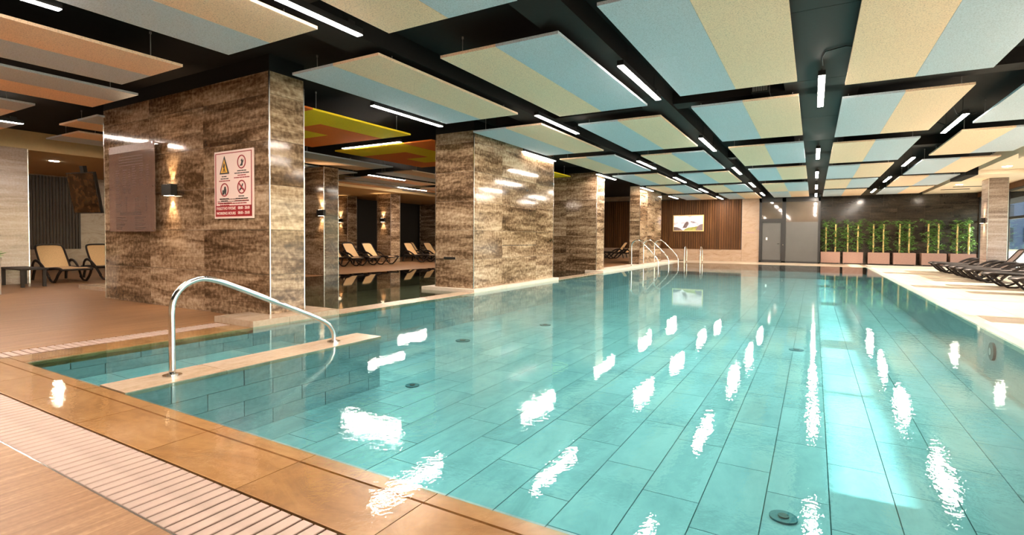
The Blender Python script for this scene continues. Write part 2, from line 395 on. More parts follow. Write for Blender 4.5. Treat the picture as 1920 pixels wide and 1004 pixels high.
# dark stone wall right of the door
wk = tag(bx('wall_far', 0.28, 7.0, 32.85, 33.05, -0.2, 4.0, 'tile_joint'), kind='structure')
for r in range(6):
    for c in range(6):
        x0 = 0.28 + c * 1.12 - (0.56 if r % 2 else 0)
        xa, xb = max(0.28, x0), min(7.0, x0 + 1.12)
        bx('tile', xa + 0.003, xb - 0.003, 32.82, 32.85, r * 0.6 + 0.003, r * 0.6 + 0.597, 'dark_stone', wk)
    if r % 2: bx('tile', 0.28 + 6 * 1.12 - 0.56 + 0.003, 7.0, 32.82, 32.85, r * 0.6 + 0.003, r * 0.6 + 0.597, 'dark_stone', wk)
tag(bx('wall_far', 0.24, 0.30, 32.0, 32.82, 0, 4.0, 'black_metal'), kind='structure')

# ---- door with glazed side light
dr = tag(empty('door_1', (-1.2, 31.8, 0)), kind='structure')
def door():
    y0, y1 = 31.70, 31.80
    for a, b in ((-2.62, -2.50), (-1.50, -1.32), (0.18, 0.28)): bx('frame_post', a, b, y0, y1, 0.0, 3.5, 'frame_black', dr)
    bx('frame_head', -2.62, 0.28, y0, y1, 3.28, 3.86, 'frame_black', dr)
    bx('frame_sill', -2.62, 0.28, y0, y1, 0.0, 0.09, 'frame_black', dr)
    bx('transom_bar', -2.50, -1.50, y0, y1, 2.20, 2.38, 'frame_black', dr)
    bx('fanlight_pane', -2.50, -1.50, 31.76, 31.775, 2.38, 3.28, 'dark_glass', dr)
    bx('side_pane', -1.32, 0.18, 31.76, 31.775, 2.20, 3.28, 'dark_glass', dr)
    bx('frosted_side_pane', -1.32, 0.18, 31.76, 31.775, 0.09, 2.20, 'frosted', dr)
    lf = bx('leaf', -2.46, -1.54, 31.755, 31.775, 0.14, 2.16, 'frosted', dr)
    for a, b, c, d in ((-2.50, -2.45, 0.09, 2.2), (-1.56, -1.50, 0.09, 2.2), (-2.5, -1.5, 0.09, 0.14), (-2.5, -1.5, 2.15, 2.2)):
        bx('leaf_rail', a, b, 31.73, 31.78, c, d, 'frame_black', lf)
    bx('door_handle', -1.72, -1.60, 31.68, 31.72, 1.00, 1.03, 'black_metal', lf)
    bx('lock_plate', -1.47, -1.42, 31.69, 31.70, 0.94, 1.0, 'steel', dr)
    bx('notice', -2.28, -2.20, 31.745, 31.754, 1.22, 1.36, 'white_paint', lf)
door()

# ---- right wall: pillars, windows
wr2 = tag(bx('wall_right', 6.75, 6.95, -5, 33, 3.33, 3.6, 'walnut'), kind='structure')
for yp in (17.3, 10.5, 3.7): bx('pilaster', 5.23, 5.75, yp, yp + 0.85, 0, 3.42, 'pillar_stone', wr2)
def window(k, ya, yb):
    o = tag(empty('window_%d' % k, (6.85, ya, 0)), kind='structure')
    for y in (ya, (ya + yb) / 2, yb): bx('mullion', 6.80, 6.90, y - 0.05, y + 0.05, 0.0, 3.33, 'frame_black', o)
    ym = (ya + yb) / 2
    for a, b in ((ya + 0.05, ym - 0.05), (ym + 0.05, yb - 0.05)):
        bx('transom', 6.80, 6.90, a, b, 2.12, 2.22, 'frame_black', o)
        bx('sill', 6.80, 6.90, a, b, 0.0, 0.08, 'frame_black', o)
        bx('head', 6.80, 6.90, a, b, 3.27, 3.33, 'frame_black', o)
        bx('pane', 6.845, 6.853, a, b, 0.08, 2.12, 'window_glass', o)
        bx('pane', 6.845, 6.853, a, b, 2.22, 3.27, 'window_glass', o)
window(1, 24.55, 32.7); window(2, 17.75, 24.45); window(3, 10.95, 17.65); window(4, 4.15, 10.85); window(5, -2.65, 4.05)
# outside
tag(bx('ground', 6.95, 60, -30, 90, -0.3, -0.02, 'ground_out'), kind='structure')
tag(bx('added_sun_cutoff', 6.95, 8.0, -6, 34, 2.98, 4.2, 'black_paint'), kind='structure')  # slab added outside, sized to trim the sun that reaches the pool
fac = tag(bx('garden_building', 12, 60, 110, 118, 0, 34, 'facade'), 'blue-grey building seen outside through the far right window', 'building')
for j in range(9):
    for i in range(12): bx('window', 13 + i * 3.8, 15.6 + i * 3.8, 109.9, 110.05, 1.2 + j * 3.6, 3.4 + j * 3.6, 'facade_window', fac)

# ---- floors
# near deck (wood-look tiles) and left deck
fl = tag(bx('floor', -24.3, 2.35, -5.2, 1.13, -0.3, 0.0, 'wood_tile'), kind='structure')
tag(bx('floor', -24.3, -7.30, 1.13, 5.35, -0.3, 0.0, 'wood_tile'), kind='structure')
tag(bx('floor', -24.3, -13.4, 5.35, 31.8, -0.3, 0.0, 'wood_tile'), kind='structure')
tag(bx('floor', -13.4, -6.9, 18.6, 31.8, -0.3, 0.07, 'wood_tile'), kind='structure')
tag(bx('floor', -7.30, -6.9, 4.3, 5.9, -0.3, 0.0, 'wood_tile'), kind='structure')
tag(bx('floor', -13.4, -7.30, 5.35, 5.9, -0.3, 0.0, 'wood_tile'), kind='structure')
ff = tag(bx('floor', -6.5, 7.0, 28.5, 32.9, -0.3, -0.012, 'tile_joint'), kind='structure')
for i in range(6):
    for j in range(6):
        y0 = 28.5 + j * 0.72
        bx('tile', -6.5 + i * 1.45 + 0.003, -6.5 + (i + 1) * 1.45 - 0.003, y0 + 0.003, y0 + 0.717, -0.012, 0.0, 'deck_tile', ff)
fr_ = tag(bx('floor', 2.14, 7.0, -5.2, 28.5, -0.9, -0.012, 'tile_joint'), kind='structure')
yj = 11.05 - 0.9 * 6
for j in range(26):
    y0 = yj + j * 0.9; y1 = min(y0 + 0.9, 28.5)
    if y0 >= 28.5: break
    bx('coping_tile', 2.06, 2.345, y0 + 0.002, y1 - 0.002, -0.05, 0.0, 'curb_face', fr_)
    xs = 2.35
    for wdt in (0.55, 0.9, 0.9, 0.9, 0.9):
        bx('tile', xs + 0.003, min(7.0, xs + wdt) - 0.003, y0 + 0.003, y1 - 0.003, -0.03, 0.0, 'deck_tile', fr_); xs += wdt
bx('far_paving', 2.1, 7.0, -5.2, yj, -0.02, 0.0, 'deck_tile', fr_)

# ---- pool basin
pw = tag(bx('pool_floor', -6.6, 2.2, 1.5, 28.6, D - 0.3, D - 0.012, 'grout'), kind='structure')
TW, TL = 0.395, 1.13
tiles = []
for k in range(-17, 5):
    x0 = 0.13 + k * TW
    if x0 < -6.6: continue
    off = (-k * 0.345) % TL
    y = 1.6 - TL + off
    while y < 28.5:
        tiles.append((x0, y)); y += TL
def dist(t): return math.hypot(t[0] + TW / 2, t[1] + TL / 2)
near = sorted([t for t in tiles if t[1] > 1.9 and not (t[0] < -4.62 and t[1] < 4.6)], key=dist)[:285]
ns = set(near)
tile_me = box_data(TW - 0.007, TL - 0.007, 0.03, 0.0)
for (x0, y0) in near:
    yb = y0; 
    if y0 + TL > 28.5: continue
    put('tile', tile_me, 'pool_tile', pw, Vector((x0 + TW / 2, y0 + TL / 2, D - 0.015)) - pw.location)
rest = MB()
for t in tiles:
    if t in ns: continue
    rest.box(t[0] + 0.0035, t[0] + TW - 0.0035, max(t[1], 1.6) + 0.0035, min(t[1] + TL, 28.5) - 0.0035, D - 0.03, D)
ro = put('tile_field', rest.data('tile_field'), 'pool_tile', pw, -pw.location); ro['kind'] = 'stuff'
# shallow bench in the near left corner
sb = tag(bx('pool_step', -6.5, -5.0, 1.9, 4.72, D, -0.262, 'grout'), kind='structure')
for i in range(3):
    for j in range(4):
        bx('tile', -6.5 + i * 0.5 + 0.003, -6.0 + i * 0.5 - 0.003, 1.95 + j * 0.69 + 0.003, 1.95 + (j + 1) * 0.69 - 0.003, -0.262, -0.25, 'pool_tile', sb)
# basin walls: left wall (under the curb), right wall, far wall, near wall
def tiled_wall_x(o, X, y0, y1, z0, z1, sgn, tl=0.64, rows=4, mat='pool_side_tile'):
    h = (z1 - z0) / rows
    for r in range(rows):
        y = y0 - (0.3 if r % 2 else 0)
        while y < y1:
            a, b = max(y, y0), min(y + tl, y1)
            if b - a > 0.05: bx('tile', X, X + sgn * 0.012, a + 0.004, b - 0.004, z0 + r * h + 0.002, z0 + (r + 1) * h - 0.002, mat, o)
            y += tl
wl1 = tag(bx('pool_wall', -6.9, -6.512, 4.3, 31.8, -1.0, -0.05, 'grout'), kind='structure')
tiled_wall_x(wl1, -6.512, 4.3, 18.4, D, -0.03, 1)
bx('far_lining', -6.512, -6.5, 18.4, 28.5, D, -0.03, 'pool_side_tile', wl1)
wl2 = tag(bx('pool_wall', -6.9, -6.512, 1.5, 4.3, -1.0, -0.05, 'grout'), kind='structure')
tiled_wall_x(wl2, -6.512, 1.97, 4.3, -0.25, -0.03, 1, rows=2)
wr1 = tag(bx('pool_wall', 2.09, 2.14, 1.5, 28.5, -1.0, -0.05, 'pool_side_tile'), kind='structure')
wf1 = tag(bx('pool_wall', -6.5, 2.1, 28.5, 28.7, -1.0, -0.05, 'pool_side_tile'), kind='structure')
wn1 = tag(bx('pool_wall', -6.9, 2.3, 1.5, 1.96, -1.0, -0.06, 'pool_side_tile'), kind='structure')
# dwarf wall with the handrail
dw = tag(bx('pool_divider_wall', -4.99, -4.612, 1.97, 4.72, D, -0.03, 'grout'), kind='structure')
tiled_wall_x(dw, -4.612, 1.97, 4.72, D, -0.03, 1, rows=4)
tiled_wall_x(dw, -4.99, 1.97, 4.72, -0.25, -0.03, -1, rows=2)
for a, b in ((1.97, 2.78), (2.78, 4.73)): bx('cap_stone', -5.01, -4.59, a + 0.002, b - 0.002, -0.03, 0.005, 'curb_stone', dw)
for r in range(4): bx('tile', -4.98, -4.62, 4.72, 4.732, D + r * 0.147 + 0.002, D + (r + 1) * 0.147 - 0.002, 'pool_side_tile', dw)
# curb along the side pool, level with the water
cu = tag(empty('pool_curb', (-6.7, 4.3, 0)), kind='structure')
for a, b in ((5.77, 7.0), (7.0, 8.3), (8.3, 9.57), (14.0, 15.3), (15.3, 16.6), (16.6, 17.76)):
    bx('curb_stone', -6.9, -6.49, a + 0.003, b - 0.003, -0.05, 0.006, 'curb_stone', cu)
for a, b in ((9.57, 11.0), (11.0, 12.5), (12.5, 14.0)): bx('plinth_stone', -8.0, -6.5, a + 0.002, b - 0.002, -0.05, 0.075, 'curb_face', cu)
for a, b in ((4.3, 4.87), (4.87, 5.77)): bx('plinth_stone', -7.40, -6.5, a + 0.002, b - 0.002, -0.05, 0.08, 'curb_stone', cu)
for i in range(8):
    a = 17.76 + i * 1.47
    bx('plinth_stone', -7.2, -6.5, a + 0.002, a + 1.468, -0.05, 0.078, 'curb_face', cu)
bx('plinth_stone', -14.7, -12.0, 5.40, 6.0, 0.0, 0.08, 'curb_stone', cu)
# side pool
sp_ = tag(bx('pool_floor', -13.4, -6.9, 5.9, 18.6, D - 0.2, D, 'side_pool_tile'), kind='structure')
tag(bx('pool_wall', -13.45, -13.4, 5.9, 18.6, D, -0.001, 'side_pool_tile'), kind='structure')
tag(bx('pool_wall', -13.4, -6.9, 18.5, 18.6, D, -0.001, 'side_pool_tile'), kind='structure')

# ---- near coping, left coping, overflow grates
cp = tag(empty('pool_coping', (-3, 1.7, 0)), kind='structure')
def coping_near(x0, x1):
    pts = [(1.495, -0.006), (1.852, -0.006), (1.855, -0.014), (1.864, -0.014), (1.867, -0.006), (1.97, -0.009), (1.97, -0.075), (1.495, -0.075)]
    b = MB(); b.prism_yz(pts, -(x1 - x0) / 2, (x1 - x0) / 2)
    put('coping_slab', b.data('coping_slab'), 'coping_stone', cp, Vector(((x0 + x1) / 2, 0, 0)) - cp.location)
xs = [-6.96] + [-4.14 + 0.866 * i for i in range(-2, 8)]
xs[0] = -6.96
for a, b in zip(xs, xs[1:]): coping_near(a + 0.0025, min(b, 2.1) - 0.0025)
for a, b in ((1.972, 3.10), (3.10, 4.30)):
    q = MB(); q.prism_xz([(-0.23, -0.006), (0.112, -0.006), (0.115, -0.014), (0.124, -0.014), (0.127, -0.006), (0.23, -0.009), (0.23, -0.075), (-0.23, -0.075)], -(b - a) / 2 + 0.0025, (b - a) / 2 - 0.0025)
    put('coping_slab', q.data('coping_slab'), 'coping_stone', cp, Vector((-6.73, (a + b) / 2, 0)) - cp.location)
gr = tag(bx('drain_grate', -7.30, 2.35, 1.13, 1.495, -0.30, -0.045, 'channel_black'), kind='structure')
slat_n = box_data(0.0625, 0.342, 0.03, 0.003)
i = 0; x = -6.93
while x < -0.75:
    put('slat', slat_n, 'grate_slat', gr, Vector((x, 1.309, -0.018)) - gr.location); x += 0.0735
bx('far_slats', -0.75, 2.3, 1.138, 1.48, -0.033, -0.003, 'grate_slat', gr)
bx('edge_strip', -7.3, 2.35, 1.125, 1.133, -0.05, 0.001, 'trim_steel', gr)
gr2 = tag(bx('drain_grate', -7.30, -6.965, 1.495, 4.30, -0.30, -0.045, 'channel_black'), kind='structure')
slat_l = box_data(0.315, 0.0600, 0.03, 0.003)
y = 1.53
while y < 4.27:
    put('slat', slat_l, 'grate_slat', gr2, Vector((-7.135, y, -0.018)) - gr2.location); y += 0.0735

# ---- water
def plane(name, rects, mat, z=0.0):
    vs, fs = [], []
    for x0, x1, y0, y1 in rects:
        k = len(vs); vs += [(x0, y0, z), (x1, y0, z), (x1, y1, z), (x0, y1, z)]; fs.append((k, k + 1, k + 2, k + 3))   # faces look up
    me = bpy.data.meshes.new(name); me.from_pydata(vs, [], fs)
    return put(name, me, mat)
tag(plane('pool_water', [(-6.5, 2.1, 1.97, 28.5)], 'water_blue'), 'clear turquoise water filling the main swimming pool', 'water', kind='stuff')
tag(plane('side_pool_water', [(-13.4, -6.9, 5.9, 18.5)], 'water_dark'), 'dark still water of the side pool behind the pillars', 'water', kind='stuff')
tag(plane('coping_water', [(-6.96, 2.1, 1.495, 1.97), (-6.96, -6.5, 1.97, 4.3)], 'water_clear'), 'thin film of overflow water on the orange coping', 'water', kind='stuff')

# ---- suspended duct over the central lamp row
du = tag(empty('ceiling_duct', (0.05, 0, 3.7)), kind='structure')
for i in range(12):
    bx('duct_section', -0.45, 0.58, -2 + i * 2.8 + 0.004, -2 + (i + 1) * 2.8 - 0.004, 3.66, 3.86, 'duct_paint', du)
b = MB(); b.box(-0.13, 0.13, -0.28, 0.28, -0.09, 0.09)
vt = put('air_vent', b.data('air_vent'), 'duct_paint', None, (-0.80, 9.7, 3.72)); tag(vt, 'small grey slotted air vent between the panels beside the central lamps', 'vent')
for i in range(9): bx('louvre', -0.80 - 0.11 + i * 0.025, -0.80 - 0.10 + i * 0.025, 9.414, 9.421, 3.65, 3.79, 'rod_steel', None).parent = vt
for ch in vt.children: ch.location -= vt.location

# ================================================================== PILLARS
def pier(label, x0, x1, y0, y1, z0, z1, faces, tw, thh=0.662, mat='pillar_stone', group='stone clad pillars'):
    o = empty('stone_pillar', ((x0 + x1) / 2, (y0 + y1) / 2, z0)); tag(o, label, 'pillar', group)
    e = 0.012
    bx('core', x0 + e, x1 - e, y0 + e, y1 - e, z0, z1, 'tile_joint', o)
    for f in faces:
        if f in '-+':   # -y / +y faces use width along x
            a, b = x0, x1
        else: a, b = y0, y1
        z = z0; r = 0
        while z < z1 - 0.02:
            zt = min(z + thh, z1)
            # tiles counted from the front corner
            t = tw.get(f, 1.68)
            edges = [a]
            if f == '-':
                c = b
                es = [b]
                while c - t > a + 0.05: c -= t; es.append(c)
                es.append(a); edges = es[::-1]
            elif isinstance(t, (list, tuple)):
                edges = [a] + [a + q for q in t if a + q < b - 0.05] + [b]
            else:
                c = a
                while c + t < b - 0.05: c += t; edges.append(c)
                edges.append(b)
            for p, q in zip(edges, edges[1:]):
                g = 0.0035
                if f == '-': bx('tile', p + g, q - g, y0, y0 + e, z + g, zt - g, mat, o)
                elif f == 'E': bx('tile', x1 - e, x1, p + g, q - g, z + g, zt - g, mat, o)
                elif f == 'W': bx('tile', x0, x0 + e, p + g, q - g, z + g, zt - g, mat, o)
                elif f == '+': bx('tile', p + g, q - g, y1 - e, y1, z + g, zt - g, mat, o)
            z = zt; r += 1
    if z1 > 3.6: bx('head_block', x0, x1, y0, y1, z1, ZS, 'black_paint', o)
    for (cx, cy) in ((x1, y0), (x1, y1), (x0, y0)):
        bx('corner_trim', cx - 0.012, cx + 0.004, cy - (0.004 if cy == y0 else 0.012), cy + (0.012 if cy == y0 else 0.004), z0, z1, 'trim_steel', o)
    return o
P1 = pier('long brown stone pillar carrying the pool rules sign, nearest the camera', -11.96, -6.89, 4.83, 5.43, 0.0, 3.64, '-EW', {'-': 1.69, 'E': 0.6})
P2 = pier('wide stone pillar at the pool edge, second from the camera', -7.70, -6.62, 9.72, 13.85, 0.075, 3.64, '-E', {'-': 1.2, 'E': [1.24, 3.04]})
P3 = pier('stone pillar behind the widest pillar, third along the pool', -9.0, -6.82, 17.90, 18.68, 0.0, 3.64, '-E', {'-': 1.2, 'E': 0.9})
P4 = pier('stone pillar behind the three curved pool handrails', -7.33, -6.86, 23.45, 27.25, 0.07, 3.64, '-E', {'-': 1.2, 'E': [1.25, 2.55]})
PR = pier('pale stone pillar among the loungers by the right window', 5.23, 5.75, 24.0, 24.9, 0.0, 3.42, '-W', {'-': 1.2, 'W': 1.2}, 0.68, 'pale_stone')
PL = pier('pale stone pillar behind the dark side table at the left edge', -18.0, -17.2, 3.2, 5.31, 0.0, 3.40, '-E', {'-': 1.2, 'E': 1.2}, 0.68, 'pale_stone')
P5 = pier('slim stone pillar at the far edge of the side pool', -14.35, -13.46, 11.34, 11.92, 0.0, 3.46, '-E', {'-': 1.2, 'E': 0.9})
P6 = pier('stone pillar behind the row of tan loungers, left of the black wall', -22.4, -21.0, 19.2, 19.84, 0.0, 3.40, '-E', {'-': 1.4, 'E': 0.9})
P7 = pier('stone pillar with a wall lamp rising between the tan loungers', -19.0, -18.1, 19.3, 19.98, 0.0, 3.40, '-E', {'-': 1.2, 'E': 0.9})
P8 = pier('stone pillar in the far corner behind the last tan loungers', -22.4, -20.9, 26.6, 27.3, 0.0, 3.40, '-E', {'-': 1.4, 'E': 0.9})
bx('vent_slot', -7.45, -7.13, 9.705, 9.72, 0.73, 0.78, 'black_metal', P2)
bx('recess_strip', -6.62, -6.612, 10.96, 12.76, 1.035, 1.05, 'duct_paint', P2)

# ================================================================== CEILING PANELS
KC = 1.379          # ceiling grid pitch factor
ZP = 3.509
ORD = ['first', 'second', 'third', 'fourth', 'fifth', 'sixth', 'seventh']
COLS = {
 'A': ((-1.37, -0.18), 'just left of the central lamp row', [(3.55, 6.24, 'bc'), (6.86, 9.45, 'bc'), (10.15, 12.80, 'cb'), (13.47, 16.2, 'bc'), (17.2, 20.05, 'cb'), (20.09, 22.75, 'bc')]),
 'B': ((0.257, 1.453), 'just right of the central lamp row', [(4.0, 6.63, 'cb'), (7.25, 9.89, 'bc'), (10.54, 13.2, 'cb'), (13.76, 16.49, 'bc'), (16.92, 19.66, 'cb'), (20.23, 23.0, 'bc')]),
 'C': ((-3.02, -1.82), 'second left of the central lamp row', [(0.58, 3.2, 'cb'), (3.87, 6.49, 'cb'), (7.13, 9.74, 'bc'), (10.34, 13.09, 'cb'), (13.67, 16.34, 'bc'), (17.09, 19.55, 'cb'), (20.25, 23.0, 'bc')]),
 'D': ((-4.66, -3.46), 'third left of the central lamp row', [(0.24, 2.86, 'bc'), (3.53, 6.12, 'bc'), (6.81, 9.41, 'bc'), (10.03, 12.69, 'cb'), (13.34, 16.0, 'bc'), (16.55, 19.43, 'cb'), (20.16, 22.76, 'bc')]),
 'E': ((1.90, 3.12), 'beside the cream right ceiling', [(7.0, 9.61, 'bc'), (10.22, 12.85, 'cb'), (13.54, 16.25, 'bc'), (16.8, 19.6, 'cb'), (20.05, 22.75, 'bc')]),
 'F': ((-6.60, -5.38), 'over the near left pool corner', [(0.22, 2.84, 'bc')]),
 'G': ((-8.10, -6.93), 'over the left deck before the signed pillar', [(0.53, 3.15, 'cb')]),
 'H': ((-9.86, -8.64), 'in the column at the left end of the signed pillar', [(0.13, 2.75, 'cb'), (3.41, 6.03, 'cb'), (6.68, 9.30, 'cb'), (9.97, 12.59, 'bc')]),
 'I': ((-11.49, -10.24), 'in the column left of the dark television', [(0.5, 3.1, 'cb'), (3.79, 6.4, 'bc'), (7.08, 9.70, 'cb'), (10.4, 13.0, 'bc'), (13.7, 16.3, 'cb')]),
 'J': ((-12.58, -11.75), 'farthest left behind the pillars', [(10.7, 13.3, 'cb'), (14.0, 16.6, 'bc')]),
}
rod_me = {}
def rods(o, x0, x1, y0, y1, zp, top=ZS):
    L = top - zp - 0.035
    if L not in rod_me:
        b = MB(); b.cyl((0, 0), 0.006, 0, L, 6); b.cyl((0, 0), 0.014, L - 0.03, L, 6); rod_me[L] = b.data('rod')
    for x in (x0 + 0.10, x1 - 0.10):
        for y in (y0 + 0.35, y1 - 0.35):
            put('hanger_rod', rod_me[L], 'rod_steel', o, Vector((x, y, zp + 0.035)) - o.location)
TONE = {'b': 'wool_blue', 'c': 'wool_cream'}
for key, ((x0, x1), where, rws) in COLS.items():
    x0 *= KC; x1 *= KC; xm = (x0 + x1) / 2; zp = ZP
    for k, (y0, y1, tn) in enumerate(rws):
        y0 *= KC; y1 *= KC
        o = empty('ceiling_panel', (xm, (y0 + y1) / 2, zp))
        side = 'blue-grey left half, cream right half' if tn == 'bc' else 'cream left half, blue-grey right half'
        tag(o, 'acoustic panel %s, %s from the camera' % (where, ORD[k]) if len(rws) > 1 else 'acoustic panel %s' % where, 'ceiling panel', 'two-tone acoustic ceiling panels')
        ym = y0 + (y1 - y0) * (0.52 + 0.04 * ((k * 7) % 3 - 1))
        for a, b, t in ((x0, xm, tn[0]), (xm, x1, tn[1])):
            for c, d in ((y0, ym), (ym, y1)):
                p = bx('board', a + 0.0015, b - 0.0015, c + 0.0015, d - 0.0015, zp, zp + 0.035, TONE[t], o)
                p['label'] = 'cream wood-wool board' if t == 'c' else 'blue-grey wood-wool board'
        rods(o, x0, x1, y0, y1, zp)
# yellow / red panels over the side pool
cx_ = [-11.10, -10.29, -9.49, -8.69, -7.83]
def colour_panel(label, ys, rowsp):
    o = empty('coloured_ceiling_panel', (cx_[2], ys[1], ZP)); tag(o, label, 'ceiling panel', 'yellow and red acoustic ceiling panels')
    for j, rw in enumerate(rowsp):
        for i, ch in enumerate(rw):
            bx('board', cx_[i] + 0.001, cx_[i + 1] - 0.001, ys[j] + 0.001, ys[j + 1] - 0.001, ZP, ZP + 0.035, 'wool_yellow' if ch == 'Y' else 'wool_red', o)
    rods(o, cx_[0], cx_[-1], ys[0], ys[-1], ZP)
colour_panel('yellow acoustic panel with a red corner band, behind the signed pillar', [6.16, 6.36, 7.24, 8.11, 8.99], ['YYYR', 'YYYY', 'YYRY', 'RRRY'])
colour_panel('red and yellow acoustic panel left of the widest pillar', [9.72, 10.69, 11.63, 12.45, 13.27], ['YYYR', 'RRYR', 'RYYY', 'RRRR'])
colour_panel('yellow acoustic panel tip showing right of the widest pillar', [14.4, 15.6, 16.7, 17.83], ['YYYY', 'YYRY', 'RRYY'])

# ================================================================== LINEAR LAMPS
ZL = 3.495
def lamp_proto(length=1.93):
    b = MB(); b.box(-0.045, 0.045, -length / 2, length / 2, 0.0, 0.07); hs = b.data('housing')
    b = MB(); b.box(-0.040, 0.040, -length / 2 + 0.005, length / 2 - 0.005, -0.006, -0.0005); df = b.data('diffuser')
    b = MB(); b.cyl((0, 0), 0.004, 0.07, ZS - ZL, 6); cb = b.data('cable')
    b = MB(); b.box(-0.022, 0.022, -0.05, 0.05, 0.07, 0.12); dv = b.data('driver')
    return hs, df, cb, dv
HS, DF, CB, DV = lamp_proto()
def lamp(x, y, label, z=ZL, rz=0.0):
    o = empty('linear_pendant_lamp', (x, y, z), rz); tag(o, label, 'lamp', 'linear pendant lamps')
    hs_ = put('housing', HS, 'black_metal', o); put('diffuser', DF, 'lamp_glow', o)
    for s in (-1, 1): put('cable', CB, 'black_metal', o, (0, s * 0.7, 0))
    put('driver', DV, 'black_metal', hs_, (0, 0.82, 0))
    return o
LROWS = [
 (0.04, 'in the central lamp row', [6.79, 11.59, 15.25, 18.7, 22.0]),
 (-1.62, 'in the row left of centre', [5.53, 9.6, 13.56, 17.16, 20.8]),
 (-3.24, 'in the second row left of centre', [2.40, 6.93, 11.57, 14.88, 18.45, 21.95]),
 (-4.80, 'in the third row left of centre', [0.98, 5.49, 9.38, 13.3, 17.2, 20.95]),
 (1.675, 'in the row right of centre', [9.5, 13.6, 17.19, 20.9]),
]
for X, where, ys in LROWS:
    for k, y in enumerate(ys): lamp(X * KC, y * KC, 'warm linear pendant lamp %s, %s from the camera' % (where, ORD[k]))
for X, ys, wh in ((-1.62, 1.5, 'left of centre'), (1.675, 5.4, 'right of centre'), (-6.75, -0.6, 'over the left deck'), (-8.35, 0.35, 'over the far left deck')): lamp(X * KC, ys * KC, 'added out-of-frame pendant lamp overhead %s, nearest the camera' % wh)  # out-of-frame lamps added to brighten the near pool edge and left deck
lamp(-14.04, 3.3, 'warm linear lamp at the left frame edge above the deck')
lamp(-14.07, 14.83, 'warm linear lamp seen left of the widest pillar, upper one')
lamp(-16.3, 18.86, 'warm linear lamp seen left of the widest pillar, lower one')
lamp(-9.47, 9.40, 'crosswise linear lamp between the yellow and red panels', ZL - 0.01, PI / 2)
cbm = MB(); cbm.tube([(0.06, 8.2, 3.57), (0.05, 8.05, 3.63), (0.09, 7.85, 3.645), (0.30, 7.75, 3.645), (0.75, 8.0, 3.62)], 0.009, 6)
tag(put('power_cable', cbm.data('power_cable', True), 'black_metal'), 'black cable looping from the nearest central lamp to the panel', 'cable')
for nm, pts in (('first', [(2.07, 11.9, 3.62), (2.23, 12.4, 3.56), (2.41, 12.75, 3.57), (2.6, 12.9, 3.64)]), ('second', [(2.32, 13.65, 3.57), (2.23, 14.0, 3.7), (2.14, 14.2, 3.84)])):
    q = MB(); q.tube(pts, 0.009, 6)
    tag(put('power_cable', q.data('power_cable', True), 'black_metal'), 'black cable sagging over the right lamp row, %s one' % nm, 'cable')

# downlights
dl_d = MB(); dl_d.cyl((0, 0), 0.11, -0.006, 0.0, 20); dl_m = dl_d.data('downlight')
rg = MB(); rg.cyl((0, 0), 0.135, -0.004, 0.0, 20); rg_m = rg.data('ring')
def downlight(x, y, z, label, e):
    o = empty('downlight', (x, y, z)); tag(o, label, 'lamp', 'recessed downlights')
    put('trim_ring', rg_m, 'white_paint', o); put('lens', dl_m, 'lamp_glow', o, (0, 0, -0.003))
downlight(-19.3, 6.55, 3.40, 'round recessed downlight in the ochre ceiling above the left loungers', 1)
downlight(5.15, 27.9, 3.56, 'round recessed downlight in the cream ceiling left of the pale pillar', 1)
downlight(5.15, 21.75, 3.56, 'round recessed downlight in the cream ceiling before the beam', 1)
for i, (a, y) in enumerate(((4.95, 30.2), (5.15, 28.9))):
    g = bx('air_slot', a, a + 1.0, y, y + 0.16, 3.545, 3.565, 'duct_paint'); tag(g, 'dark air slot in the cream ceiling, %s one' % ('farther' if i == 0 else 'nearer'), 'vent', 'ceiling air slots')

# ================================================================== WALL SCONCES
def sconce(x, y, z, nx, ny, label, e=9.0):
    o = empty('wall_sconce', (x, y, z)); tag(o, label, 'wall lamp', 'up and down wall lamps')
    o.rotation_euler = (0, 0, math.atan2(nx, -ny))   # local -y points away from the wall
    b = MB(); b.box(-0.15, 0.15, -0.10, 0.0, -0.095, 0.095); bd = put('body', b.data('body'), 'black_metal', o)
    b = MB(); b.box(-0.10, 0.10, -0.09, -0.02, 0.0955, 0.097); put('lens', b.data('lens'), 'spot_glow', bd)
    b = MB(); b.box(-0.10, 0.10, -0.09, -0.02, -0.097, -0.0955); put('lens', b.data('lens'), 'spot_glow', bd)
    for s in (1, -1):
        li = bpy.data.lights.new('sconce_light', 'SPOT'); li.energy = e; li.color = (1.0, 0.70, 0.40); li.spot_size = math.radians(75); li.spot_blend = 0.8; li.shadow_soft_size = 0.03
        lo = bpy.data.objects.new('sconce_light', li); COL.objects.link(lo); lo.parent = o
        lo.location = (0, -0.055, 0.105 * s); lo.rotation_euler = (PI - 0.12 if s > 0 else 0.12, 0, 0)
        if s > 0: lo.rotation_euler = (PI - 0.12, 0, 0)
        else: lo.rotation_euler = (0.12, 0, 0)
    return o
sconce(-9.50, 4.82, 2.005, 0, -1, 'black up-and-down wall lamp beside the hanging price board', 45)
sconce(-13.52, 11.33, 1.99, 0, -1, 'black wall lamp on the slim pillar at the side pool', 45)
sconce(-21.5, 19.19, 2.10, 0, -1, 'black wall lamp half hidden on the pillar left of the black wall', 55)
sconce(-18.57, 19.29, 2.09, 0, -1, 'black wall lamp on the pillar between the tan loungers', 55)
sconce(5.22, 24.45, 1.96, -1, 0, 'black wall lamp on the pale pillar by the right window', 40)

